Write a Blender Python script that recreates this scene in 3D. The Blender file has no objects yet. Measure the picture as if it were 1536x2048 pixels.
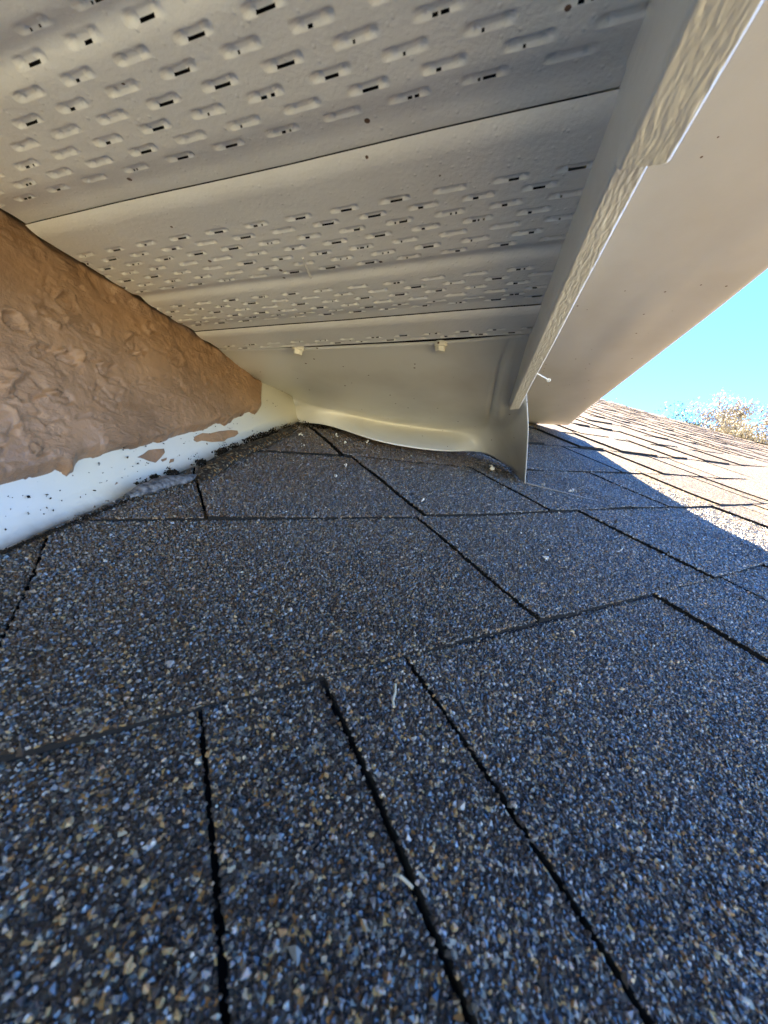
import bpy, math, random
import numpy as np
from mathutils import Vector, Matrix

rng = np.random.default_rng(7)
random.seed(7)
S = 0.134            # metres per modelling unit (camera height over the shingles)

# ---------------------------------------------------------------- frame of the place
# units are (b, a, h): b across the eave to the right, a along the eave forward, h up.
W, H, F = 1536.0, 2048.0, 733.0
def nz(v):
    v = np.asarray(v, float); return v / np.linalg.norm(v)
def _ray(x, y): return np.array([x - W/2, H/2 - y, -F])
_d1 = nz(_ray(2030, 990)); _d2 = _ray(330, 590); _d2 = nz(_d2 - _d1*(_d2 @ _d1)); _nr = nz(np.cross(_d1, _d2))
_d4 = nz(_ray(935, 1010)); _d3 = nz(_ray(-1810, 794)); _d3 = nz(_d3 - _d4*(_d3 @ _d4))
_up = nz(np.cross(_d4, _d3))
M3 = np.array([-_d3, _d4, _up])                 # camera vector -> (b, a, h)
D1, D2, NR = M3 @ _d1, M3 @ _d2, M3 @ _nr       # along the courses, up the slope, roof normal
_d5 = _ray(880, 719); _d5 = nz(_d5 - _nr*(_d5 @ _nr))
_nw = nz(np.cross(_d4, _d5)); NW = M3 @ _nw     # wall normal (faces right)
if NW[0] < 0: NW = -NW
D5 = M3 @ _d5
def ray(x, y): return M3 @ _ray(x, y)
def onpl(x, y, p0, n):
    r = ray(x, y); return r*((np.dot(p0, n))/(r @ n))
UP = np.array([0, 0, 1.0])
def onh(x, y, h): return onpl(x, y, h*UP, UP)
def ona(x, y, a): return onpl(x, y, np.array([0, a, 0.]), np.array([0, 1., 0]))
def onroof(x, y, k=0.0):
    r = ray(x, y); return r*((-1 + k)/(r @ NR))
W0 = onroof(0, 1110)
def onwall(x, y, off=0.0): return onpl(x, y, W0 + NW*off, NW)
def uvw(u, v, n): return u*D1 + v*D2 + (n - 1)*NR
def touv(p): return np.array([p @ D1, p @ D2])

# ---------------------------------------------------------------- camera, sky, sun, exposure
sc = bpy.context.scene
C = sc.collection
cam = bpy.data.cameras.new("camera"); camo = bpy.data.objects.new("camera", cam); C.objects.link(camo)
cam.sensor_fit = 'VERTICAL'; cam.sensor_height = 36.0; cam.sensor_width = 27.0
cam.lens = F/H*36.0
cam.clip_start = 0.005; cam.clip_end = 5000
mm = Matrix([[M3[0][0], M3[0][1], M3[0][2], 0], [M3[1][0], M3[1][1], M3[1][2], 0], [M3[2][0], M3[2][1], M3[2][2], 0], [0, 0, 0, 1]])
camo.matrix_world = mm
cam.dof.use_dof = True; cam.dof.focus_distance = 0.5; cam.dof.aperture_fstop = 17.0
sc.camera = camo

CAST = np.array([1.96, 6.95, 1.925])              # outer corner of the eave that casts the shadow's corner
SHD = uvw(6.05, 2.75, .07)
SUN = nz(CAST - SHD)
sun_el = math.asin(SUN[2]); sun_az = math.atan2(SUN[0], SUN[1])     # azimuth from +Y clockwise
w = bpy.data.worlds.new("World"); sc.world = w; w.use_nodes = True
nt = w.node_tree; bg = nt.nodes['Background']
sky = nt.nodes.new('ShaderNodeTexSky'); sky.sky_type = 'NISHITA'; sky.sun_disc = False
sky.sun_elevation = sun_el; sky.sun_rotation = sun_az; sky.air_density = 0.8; sky.dust_density = 0.0; sky.ozone_density = 4.0
sky.altitude = 300
tint = nt.nodes.new('ShaderNodeMix'); tint.data_type = 'RGBA'; tint.blend_type = 'MULTIPLY'; tint.inputs[0].default_value = 1.0
tint.inputs[7].default_value = (.31, .62, .97, 1)
nt.links.new(sky.outputs[0], tint.inputs[6]); nt.links.new(tint.outputs[2], bg.inputs[0]); bg.inputs[1].default_value = 0.078
sl = bpy.data.lights.new("sun", 'SUN'); slo = bpy.data.objects.new("sun", sl); C.objects.link(slo)
sl.energy = 5.0; sl.angle = math.radians(0.5); sl.color = (1.0, 0.86, 0.62)
slo.rotation_euler = Vector(SUN).to_track_quat('Z', 'Y').to_euler()
sc.view_settings.view_transform = 'Standard'; sc.view_settings.look = 'None'
sc.view_settings.exposure = 3.95; sc.view_settings.gamma = 1.0
sc.cycles.max_bounces = 10; sc.cycles.diffuse_bounces = 6

# ---------------------------------------------------------------- helpers
def tag(o, label=None, cat=None, group=None, kind=None):
    if label: o['label'] = label
    if cat: o['category'] = cat
    if group: o['group'] = group
    if kind: o['kind'] = kind
    elif cat: o['kind'] = 'thing'
    return o
def mesh(name, verts, faces, mat, parent=None, smooth=False, raw=False, mats=None, midx=None):
    v = np.asarray(verts, float)
    if not raw: v = v*S
    me = bpy.data.meshes.new(name)
    me.from_pydata(v.tolist(), [], [tuple(int(i) for i in f) for f in faces]); me.update()
    if mats:
        for m_ in mats: me.materials.append(m_)
        if midx is not None: me.polygons.foreach_set('material_index', np.asarray(midx, np.int32))
    elif mat: me.materials.append(mat)
    if smooth: me.polygons.foreach_set('use_smooth', [True]*len(me.polygons))
    o = bpy.data.objects.new(name, me); C.objects.link(o)
    if parent: o.parent = parent
    return o
def fastmesh(name, verts, quads, tris, mat, parent=None, smooth_quads=True, attr=None, mats=None, tri_mat=0):
    """numpy mesh: quads (n,4) then tris (m,3)"""
    v = np.asarray(verts, np.float32)*S
    quads = np.asarray(quads, np.int32).reshape(-1, 4); tris = np.asarray(tris, np.int32).reshape(-1, 3)
    me = bpy.data.meshes.new(name)
    me.vertices.add(len(v)); me.vertices.foreach_set('co', v.ravel())
    nl = len(quads)*4 + len(tris)*3
    me.loops.add(nl); me.loops.foreach_set('vertex_index', np.concatenate([quads.ravel(), tris.ravel()]))
    me.polygons.add(len(quads) + len(tris))
    st = np.concatenate([np.arange(len(quads))*4, len(quads)*4 + np.arange(len(tris))*3]).astype(np.int32)
    me.polygons.foreach_set('loop_start', st)
    for m_ in (mats or [mat]): me.materials.append(m_)
    me.polygons.foreach_set('use_smooth', np.concatenate([np.full(len(quads), smooth_quads), np.zeros(len(tris), bool)]))
    me.polygons.foreach_set('material_index', np.concatenate([np.zeros(len(quads), np.int32), np.full(len(tris), tri_mat, np.int32)]))
    if attr is not None:
        for k_, val in attr.items():
            a_ = me.attributes.new(k_, 'FLOAT', 'POINT'); a_.data.foreach_set('value', np.asarray(val, np.float32))
    me.update(calc_edges=True); me.validate()
    o = bpy.data.objects.new(name, me); C.objects.link(o)
    if parent: o.parent = parent
    return o
def empty(name, p, label, cat, group=None):
    o = bpy.data.objects.new(name, None); C.objects.link(o); o.empty_display_size = .02
    o.location = Vector(np.asarray(p)*S)
    return tag(o, label, cat, group)
def adopt(child, root):
    """parent while keeping the place"""
    child.parent = root
    if root.type == 'EMPTY' or True: child.matrix_parent_inverse = Matrix.Translation(-root.location) if root.parent is None else Matrix.Identity(4)
    return child
_perm = rng.random((512, 512))
def vnoise(x, y, seed=0):
    x = np.asarray(x, float) + seed*17.31; y = np.asarray(y, float) + seed*9.73
    xi = np.floor(x).astype(int); yi = np.floor(y).astype(int); fx = x - xi; fy = y - yi
    fx = fx*fx*(3 - 2*fx); fy = fy*fy*(3 - 2*fy)
    g = lambda i, j: _perm[i % 512, j % 512]
    return (g(xi, yi)*(1-fx) + g(xi+1, yi)*fx)*(1-fy) + (g(xi, yi+1)*(1-fx) + g(xi+1, yi+1)*fx)*fy
def fbm(x, y, o=4, seed=0):
    s = 0; a = 1; t = 0
    for i in range(o):
        s = s + a*vnoise(x*2**i, y*2**i, seed + i); t += a; a *= .5
    return s/t
def sst(e0, e1, x):
    t = np.clip((x - e0)/(e1 - e0), 0, 1); return t*t*(3 - 2*t)
def gridquads(n, m):
    i = np.arange(n-1)[:, None]; j = np.arange(m-1)[None, :]
    a = i*m + j
    return np.stack([a, a+m, a+m+1, a+1], -1).reshape(-1, 4)

# ---------------------------------------------------------------- materials
def newmat(name, base=(.5, .5, .5), rough=.6, spec=.5):
    m = bpy.data.materials.new(name); m.use_nodes = True
    b = m.node_tree.nodes['Principled BSDF']
    b.inputs['Base Color'].default_value = (*base, 1); b.inputs['Roughness'].default_value = rough
    b.inputs['Specular IOR Level'].default_value = spec
    return m
def N(m, t, **kw):
    n = m.node_tree.nodes.new(t)
    for k, v in kw.items(): setattr(n, k, v)
    return n
def L(m, a, b): m.node_tree.links.new(a, b)
def BS(m): return m.node_tree.nodes['Principled BSDF']
def ocoord(m, scale=(1, 1, 1), rot=(0, 0, 0)):
    tc = N(m, 'ShaderNodeTexCoord'); mp = N(m, 'ShaderNodeMapping'); mp.inputs['Scale'].default_value = scale; mp.inputs['Rotation'].default_value = rot
    L(m, tc.outputs['Object'], mp.inputs[0]); return mp.outputs[0]
def noise(m, vec, scale, detail=4, rough=.55):
    n = N(m, 'ShaderNodeTexNoise'); n.inputs['Scale'].default_value = scale; n.inputs['Detail'].default_value = detail
    n.inputs['Roughness'].default_value = rough; L(m, vec, n.inputs['Vector']); return n
def ramp(m, src, stops, interp='LINEAR'):
    r = N(m, 'ShaderNodeValToRGB'); r.color_ramp.interpolation = interp
    el = r.color_ramp.elements
    while len(el) > 1: el.remove(el[-1])
    el[0].position = stops[0][0]; el[0].color = (*stops[0][1], 1)
    for p, c in stops[1:]:
        e = el.new(p); e.color = (*c, 1)
    L(m, src, r.inputs[0]); return r
def bump(m, h, strength, dist, prev=None):
    b = N(m, 'ShaderNodeBump'); b.inputs['Strength'].default_value = strength; b.inputs['Distance'].default_value = dist
    L(m, h, b.inputs['Height'])
    if prev is not None: L(m, prev, b.inputs['Normal'])
    return b.outputs[0]
def mix(m, fac, a, b, mode='MIX'):
    x = N(m, 'ShaderNodeMix'); x.data_type = 'RGBA'; x.blend_type = mode
    if isinstance(fac, float): x.inputs[0].default_value = fac
    else: L(m, fac, x.inputs[0])
    for s_, i in ((a, 6), (b, 7)):
        if isinstance(s_, tuple): x.inputs[i].default_value = (*s_, 1)
        else: L(m, s_, x.inputs[i])
    return x.outputs[2]

PAL = [(0.0, (0.013, 0.011, 0.011)), (.20, (0.020, 0.017, 0.016)), (.36, (0.030, 0.024, 0.021)), (.50, (0.040, 0.033, 0.029)), (.60, (0.023, 0.026, 0.029)),
       (.68, (0.053, 0.043, 0.035)), (.755, (0.211, 0.118, 0.046)), (.80, (0.155, 0.146, 0.133)), (.85, (0.063, 0.073, 0.084)), (.89, (0.295, 0.198, 0.090)),
       (.93, (0.253, 0.238, 0.218)), (.96, (0.141, 0.179, 0.218)), (.985, (0.387, 0.344, 0.278))]
def dirt_mix(m, col):
    tn = N(m, 'ShaderNodeAttribute', attribute_name='tone'); tp = N(m, 'ShaderNodeMath', operation='ADD'); tp.inputs[1].default_value = 1.0
    L(m, tn.outputs['Fac'], tp.inputs[0]); cc = N(m, 'ShaderNodeVectorMath', operation='SCALE'); L(m, col, cc.inputs[0]); L(m, tp.outputs[0], cc.inputs['Scale']); col = cc.outputs[0]
    """brown dust lying on the shingles near the wall and under the metal"""
    at = N(m, 'ShaderNodeAttribute', attribute_name='dirt')
    return mix(m, at.outputs['Fac'], col, (.080, .043, .018))
def granule_mat():
    m = newmat('roof_granules', rough=.36, spec=.9)
    at = N(m, 'ShaderNodeAttribute', attribute_name='g')
    r = ramp(m, at.outputs['Fac'], PAL, 'CONSTANT')
    v = ocoord(m)
    n = noise(m, v, 2200, 2)
    c = mix(m, .35, r.outputs[0], n.outputs['Color'], 'OVERLAY')
    L(m, dirt_mix(m, c), BS(m).inputs['Base Color'])
    return m
def shingle_mat(name='asphalt_shingle', scale=600, bd=.0006):
    m = newmat(name, rough=.7, spec=.25)
    v = ocoord(m)
    vo = N(m, 'ShaderNodeTexVoronoi'); vo.inputs['Scale'].default_value = scale; L(m, v, vo.inputs['Vector'])
    sep = N(m, 'ShaderNodeSeparateColor'); L(m, vo.outputs['Color'], sep.inputs[0])
    r = ramp(m, sep.outputs[0], PAL, 'CONSTANT')
    big = noise(m, v, 7, 3)
    rr = ramp(m, big.outputs['Fac'], [(.3, (1.35, 1.20, .88)), (.7, (1.62, 1.42, 1.05))])
    c = mix(m, 1.0, r.outputs[0], rr.outputs[0], 'MULTIPLY')
    L(m, dirt_mix(m, c), BS(m).inputs['Base Color'])
    inv = N(m, 'ShaderNodeMath', operation='SUBTRACT'); inv.inputs[0].default_value = 1; L(m, vo.outputs['Distance'], inv.inputs[1])
    add = N(m, 'ShaderNodeMath', operation='ADD'); L(m, inv.outputs[0], add.inputs[0]); L(m, sep.outputs[1], add.inputs[1])
    L(m, bump(m, add.outputs[0], .5, bd), BS(m).inputs['Normal'])
    return m
MG = granule_mat(); MS = shingle_mat()
M_under = newmat('asphalt_underlayer', (.010, .010, .011), .95, .05)
M_edge = newmat('asphalt_edge', (.012, .012, .012), .9, .2)

def painted_metal(name, base, rough=.42, peel=.00012, specks=True, grime=.25, grimecol=(.30, .25, .17)):
    m = newmat(name, base, rough, .5)
    v = ocoord(m)
    n1 = noise(m, v, 9, 5); g = ramp(m, n1.outputs['Fac'], [(.45, (0, 0, 0)), (.8, (grime, grime, grime))])
    col = mix(m, g.outputs[0], base, grimecol)
    if specks:
        vo = N(m, 'ShaderNodeTexVoronoi'); vo.inputs['Scale'].default_value = 75; L(m, v, vo.inputs['Vector'])
        sp = N(m, 'ShaderNodeSeparateColor'); L(m, vo.outputs['Color'], sp.inputs[0])
        a = N(m, 'ShaderNodeMath', operation='LESS_THAN'); L(m, vo.outputs['Distance'], a.inputs[0]); a.inputs[1].default_value = .085
        b = N(m, 'ShaderNodeMath', operation='LESS_THAN'); L(m, sp.outputs[0], b.inputs[0]); b.inputs[1].default_value = .30
        c = N(m, 'ShaderNodeMath', operation='MULTIPLY'); L(m, a.outputs[0], c.inputs[0]); L(m, b.outputs[0], c.inputs[1])
        col = mix(m, c.outputs[0], col, (.10, .055, .03))
    L(m, col, BS(m).inputs['Base Color'])
    n2 = noise(m, v, 420, 3, .6); n3 = noise(m, v, 900, 2, .5)
    nb = bump(m, n2.outputs['Fac'], 1.0, peel)
    vb = N(m, 'ShaderNodeTexVoronoi'); vb.inputs['Scale'].default_value = 260; L(m, v, vb.inputs['Vector'])
    rb = ramp(m, vb.outputs['Distance'], [(.0, (1, 1, 1)), (.22, (0, 0, 0))])
    nb = bump(m, rb.outputs[0], 1.0, peel*.7, nb)
    n4 = noise(m, v, 30, 2)
    nb = bump(m, n4.outputs['Fac'], 1.0, peel*3, nb)
    L(m, nb, BS(m).inputs['Normal'])
    return m
M_soffit = painted_metal('cream_soffit_paint', (.78, .77, .75), .45, .00022)
M_board = painted_metal('cream_board_paint', (.58, .57, .56), .38, .00006)
M_apron = painted_metal('cream_flashing_metal', (.66, .655, .63), .34, .00003, grime=.4)
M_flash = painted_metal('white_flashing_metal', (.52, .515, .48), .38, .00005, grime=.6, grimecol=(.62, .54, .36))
M_screw = painted_metal('screw_paint', (.70, .67, .58), .35, .00003)
M_dark = newmat('dark_attic', (.01, .009, .008), .9, .1)
M_grout = newmat('sealant', (.13, .13, .14), .75, .3)
_n = N(M_grout, 'ShaderNodeTexNoise'); _n.inputs['Scale'].default_value = 300; _n.inputs['Detail'].default_value = 5
_t = N(M_grout, 'ShaderNodeTexCoord'); L(M_grout, _t.outputs['Object'], _n.inputs['Vector'])
L(M_grout, bump(M_grout, _n.outputs['Fac'], 1.0, .0012), BS(M_grout).inputs['Normal'])
_r = ramp(M_grout, _n.outputs['Fac'], [(.35, (.05, .05, .055)), (.65, (.20, .20, .205))]); L(M_grout, _r.outputs[0], BS(M_grout).inputs['Base Color'])

def age_light_flash():
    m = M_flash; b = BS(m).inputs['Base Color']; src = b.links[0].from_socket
    fa = N(m, 'ShaderNodeAttribute', attribute_name='age_light'); ff = N(m, 'ShaderNodeAttribute', attribute_name='foot')
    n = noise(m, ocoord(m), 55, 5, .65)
    c = mix(m, fa.outputs['Fac'], src, (.52, .50, .42))  # creamier toward the corner: paint ageing plus the low light there, put into the colour
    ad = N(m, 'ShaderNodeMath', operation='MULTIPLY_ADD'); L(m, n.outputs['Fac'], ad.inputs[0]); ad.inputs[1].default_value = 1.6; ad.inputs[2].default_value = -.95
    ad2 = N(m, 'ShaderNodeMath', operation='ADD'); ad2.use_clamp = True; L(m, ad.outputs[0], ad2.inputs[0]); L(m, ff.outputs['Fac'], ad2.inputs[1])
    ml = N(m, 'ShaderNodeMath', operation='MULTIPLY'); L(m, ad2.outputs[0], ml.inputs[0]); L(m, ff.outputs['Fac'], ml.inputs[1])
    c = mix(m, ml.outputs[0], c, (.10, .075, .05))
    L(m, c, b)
age_light_flash()
def wood_mat():
    m = newmat('cream_woodgrain_paint', (.66, .62, .52), .38, .5)
    v = ocoord(m, (1, .22, 1))
    n = noise(m, v, 420, 3, .55); n.inputs['Distortion'].default_value = .8
    r = ramp(m, n.outputs['Fac'], [(.35, (0, 0, 0)), (.5, (.7, .7, .7)), (.62, (1, 1, 1))])
    n2 = noise(m, v, 700, 3)
    nb = bump(m, r.outputs[0], 1.0, .00016)
    nb = bump(m, n2.outputs['Fac'], .6, .0002, nb)
    L(m, nb, BS(m).inputs['Normal'])
    g = noise(m, ocoord(m), 40, 4)
    c = ramp(m, g.outputs['Fac'], [(.3, (.78, .76, .70)), (.75, (.70, .68, .62))])
    L(m, c.outputs[0], BS(m).inputs['Base Color'])
    return m
M_wood = wood_mat()
def stucco_mat():
    m = newmat('brown_stucco_paint', (.27, .15, .075), .38, .5)
    v = ocoord(m)
    n = noise(m, v, 22, 5); c = ramp(m, n.outputs['Fac'], [(.3, (.19, .108, .058)), (.7, (.31, .185, .105))])
    vs = ocoord(m, (1, .45, 1.4), (0.4, 0.2, 0.3))
    n2 = noise(m, vs, 140, 6, .65); n2.inputs['Distortion'].default_value = 1.2
    n3 = noise(m, v, 500, 3)
    L(m, c.outputs[0], BS(m).inputs['Base Color'])
    msk_ = noise(m, v, 30, 3); mr = ramp(m, msk_.outputs['Fac'], [(.42, (.12, .12, .12)), (.6, (1, 1, 1))]); mh = mix(m, 1.0, n2.outputs['Color'], mr.outputs[0], 'MULTIPLY')
    nb = bump(m, mh, 1.0, .0030); nb = bump(m, n3.outputs['Fac'], .8, .0006, nb)
    L(m, nb, BS(m).inputs['Normal'])
    rr = ramp(m, n2.outputs['Fac'], [(.3, (.32, .32, .32)), (.7, (.5, .5, .5))]); L(m, rr.outputs[0], BS(m).inputs['Roughness'])
    return m
M_stucco = stucco_mat()

# ================================================================= the lower shingle roof
EXPO = 1.065
COURSE = {0: ([-1, .4, 1.4, 3.3, 4.5], [.745, .73, .73, .70, .71]),
          1: ([-1, -.28, 1.43, 3.4, 8.5], [1.85, 1.83, 1.76, 1.78, 1.78]),
          2: ([-.5, .3, 1.47, 2.85, 4.0, 6.0], [2.94, 2.96, 3.00, 2.86, 2.80, 2.86])}
def vedge(k, u):
    """v of the butt edge at the top of visible course k (k=0: nearest)"""
    u = np.asarray(u, float)
    base = .73 + EXPO*k + .02*np.sin(u*1.3 + k*2.1)*(1 if k > 2 else 0)
    if k in COURSE: return np.interp(u, *COURSE[k])
    return base + 0*u
def rise(u, v):
    """the roof's own unevenness: it steepens past the third course"""
    u = np.asarray(u, float); v = np.asarray(v, float)
    ramp_ = sst(2.5, 6.5, u + .35*np.maximum(v - 3, 0))
    vv = np.maximum(v - 1.8, 0)
    k = .053*(vv - .35*(1 - np.exp(-vv/.35)))*ramp_
    return k + .02*(vnoise(u*.55, v*.55, 3) - .5) - .0
def hipu(v): return 28.4 + (17.8 - v)/1.1
def ptop(u, v, k, th):
    """top surface point height above the mean plane for a layer of course k"""
    vb = vedge(k-1, u)                                    # lower butt edge of course k
    f = np.clip((v - vb)/EXPO, -.1, 1.3)
    return rise(u, v) + .019*(1 - f) + th
def dirt_at(u, v):
    """brown dust: strongest close to the wall and beneath the apron"""
    wl = W0uv; t = touv(D5); t = t/np.linalg.norm(t); nrm = np.array([t[1], -t[0]])
    d = (u - wl[0])*nrm[0] + (v - wl[1])*nrm[1]
    n = fbm(u*2.2, v*2.2, 4, 5)
    a = sst(3.0, .0, d)*.9*sst(-.5, 2.5, v)
    b = sst(2.5, 3.25, v)*sst(4.0, 2.2, u)
    return np.clip((a + b*.95)*(.35 + 1.2*n), 0, .93)
W0uv = touv(W0)

roof = empty('shingled_slope', uvw(3, 0, 0), 'grey granulated asphalt shingle roof in shade below the eave and sunlit at right', 'roof')
def rp(o, parent=roof):
    o.parent = parent
    o.matrix_parent_inverse = Matrix.Translation(-roof.location) if parent is roof else Matrix.Identity(4)
    return o

def to3(u, v, n): return np.outer(u, D1) + np.outer(v, D2) + np.outer(n - 1, NR)

def granules(ufun, n_target, u, v, hgt):
    pass
def wj(v_, key): return (fbm(v_*1.5, v_*0 + key*3.37 + .5, 2, 11) - .5)*.05
OCT = np.array([[1, 0, 0], [-1, 0, 0], [0, 1, 0], [0, -1, 0], [0, 0, 1], [0, 0, -1]], float)
GTF = np.array([[6, 7, 8], [0, 1, 6], [1, 7, 6], [1, 2, 7], [2, 3, 7], [3, 8, 7], [3, 4, 8], [4, 5, 8], [5, 6, 8], [5, 0, 6]])
OCTF = np.array([[0, 2, 4], [2, 1, 4], [1, 3, 4], [3, 0, 4], [2, 0, 5], [1, 2, 5], [3, 1, 5], [0, 3, 5]])
CUB = np.array([[x, y, z] for x in (-1, 1) for y in (-1, 1) for z in (-1, 1)], float)
def make_granules(u, v, n, size, sink=0.25):
    """angular chips at (u,v) lying at height n; returns verts (b,a,h), tris, gval"""
    m = len(u)
    if m == 0: return np.zeros((0, 3)), np.zeros((0, 3), int), np.zeros(0)
    an = np.arange(6)*np.pi/3
    ring = np.stack([np.cos(an), np.sin(an), np.zeros(6)], -1); at_ = np.arange(3)*2*np.pi/3 + .5
    cap = np.stack([.58*np.cos(at_), .58*np.sin(at_), np.ones(3)], -1)
    P = np.concatenate([np.broadcast_to(ring, (m, 6, 3)), np.broadcast_to(cap, (m, 3, 3))], 1) + rng.normal(0, .13, (m, 9, 3))
    P[:, :6, 2] -= .9
    sx = size*(.85 + .45*rng.random(m)); sy = size*(.70 + .40*rng.random(m)); sz = size*(.40 + .35*rng.random(m))
    P = P*np.stack([sx, sy, sz], -1)[:, None]
    ang = rng.random(m)*2*np.pi; ca, sa = np.cos(ang), np.sin(ang)
    x = P[..., 0]*ca[:, None] - P[..., 1]*sa[:, None]; y = P[..., 0]*sa[:, None] + P[..., 1]*ca[:, None]; z = P[..., 2]
    t1 = rng.normal(0, .28, m)[:, None]; t2 = rng.normal(0, .28, m)[:, None]
    z = z + x*t1 + y*t2
    uu = u[:, None] + x; vv = v[:, None] + y; nn = n[:, None] + z + sz[:, None]*sink
    V = to3(uu.ravel(), vv.ravel(), nn.ravel())
    T = (GTF[None] + 9*np.arange(m)[:, None, None]).reshape(-1, 3)
    return V, T, np.repeat(rng.random(m), 9)

def slab(name, k, u0f, u1f, th, parent, kl=0, kr=1, cl=.016, res=.05, lo=None, hi_extra=.12, gran=False, sag=0.0, lift=None, skirt=.07):
    """one layer of shingle in course k between u0f(v) and u1f(v)"""
    vm = float(vedge(k-1, 0))
    umid = (u0f + u1f)/2 if not callable(u0f) else 0
    nu = max(3, int((u1f - u0f)/res)); nv = max(3, int((EXPO + hi_extra)/res))
    s = np.linspace(0, 1, nu); t = np.linspace(0, 1, nv)
    Sg, Tg = np.meshgrid(s, t, indexing='ij')
    U0 = u0f + (u1f - u0f)*Sg
    vb = vedge(k-1, U0); vt = vedge(k, U0) + hi_extra
    Vg = vb + (vt - vb)*Tg
    # wandering cut edges
    wig = wj(Vg, kl)*(1 - Sg) + wj(Vg, kr)*Sg
    fine = (vnoise(Vg*40, Sg*0 + u0f*5, 13) - .5)*.007*((Sg < 1e-6) | (Sg > 1 - 1e-6))
    Ug = U0 + wig + fine
    Vg = Vg + (vnoise(Ug*40, Ug*0, 14) - .5)*.010*(Tg < 1e-6)
    curl = lambda U_, V_: cl*np.exp(-np.maximum(U_ - u0f, 0)/.22)
    n = ptop(Ug, Vg, k, th) + curl(Ug, Vg)
    if lift is not None: n = n + lift(Ug, Vg)
    V = to3(Ug.ravel(), Vg.ravel(), n.ravel())
    Q = gridquads(nu, nv)
    idx = np.arange(nu*nv).reshape(nu, nv)
    loop = np.concatenate([idx[:, 0], idx[-1, 1:], idx[-2::-1, -1], idx[0, -2:0:-1]])
    Vl = V[loop] - NR*skirt
    base = len(V); m = len(loop)
    V = np.vstack([V, V[loop], Vl])
    ii = np.arange(m); jj = (ii + 1) % m
    side = np.stack([base + ii, base + jj, base + m + jj, base + m + ii], -1)
    Q = np.vstack([Q[:, ::-1], side[:, ::-1]])
    nskirt0 = (nu-1)*(nv-1)
    dirt = np.concatenate([dirt_at(Ug.ravel(), Vg.ravel()), np.full(2*m, .55)])
    g = np.zeros(len(V)); T = np.zeros((0, 3), int)
    if gran:
        sp = .0086
        a0, a1 = Ug.min(), Ug.max(); b0, b1 = float(vb.min()), float(vt.max())
        gu = np.arange(a0, a1, sp); gv = np.arange(b0, b1, sp)
        GU, GV = np.meshgrid(gu, gv, indexing='ij'); GU = GU.ravel() + rng.uniform(-.5, .5, GU.size)*sp; GV = GV.ravel() + rng.uniform(-.5, .5, GU.size)*sp
        # inside the outline
        ll = u0f + wj(GV, kl); rr_ = u1f + wj(GV, kr)
        bb = vedge(k-1, GU) + .008; tt = vedge(k, GU) + .015
        P = to3(GU, GV, np.zeros_like(GU)); dist = np.linalg.norm(P, axis=1)
        cam_ = P @ M3            # camera coordinates
        px = W/2 + F*cam_[:, 0]/np.maximum(-cam_[:, 2], .05); py = H/2 - F*cam_[:, 1]/np.maximum(-cam_[:, 2], .05)
        ok = (GU > ll - .002) & (GU < rr_ + .002) & (GV > bb - .004) & (GV < tt) & (cam_[:, 2] < -.1) & (px > -260) & (px < W + 260) & (py < H + 260)
        ok &= (dist < 6.8) & (rng.random(len(dist)) < sst(7.0, 4.6, dist)*(1 - .4*sst(2, 4.5, dist)))
        GU, GV = GU[ok], GV[ok]
        nn = ptop(GU, GV, k, th) + curl(GU, GV)
        if lift is not None: nn = nn + lift(GU, GV)
        sz = .0052*np.exp(rng.normal(0, .27, len(GU)))*(1 + .35*sst(2, 4.5, dist[ok]))
        GVt, GT, gg = make_granules(GU, GV, nn, sz)
        T = GT + len(V)
        dirt = np.concatenate([dirt, np.repeat(dirt_at(GU, GV)*(rng.random(len(GU)) < .8), 9)])
        V = np.vstack([V, GVt]); g = np.concatenate([g, gg])
    o = fastmesh(name, V, Q, T, None, smooth_quads=False, attr={'dirt': dirt, 'g': g, 'tone': np.full(len(V), (_perm[abs(kl) % 512, 7] - .5)*.62)}, mats=[MS, MG, M_edge], tri_mat=1)
    for p_ in range(nskirt0, nskirt0 + m): o.data.polygons[p_].material_index = 2
    return rp(o, parent)

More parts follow.
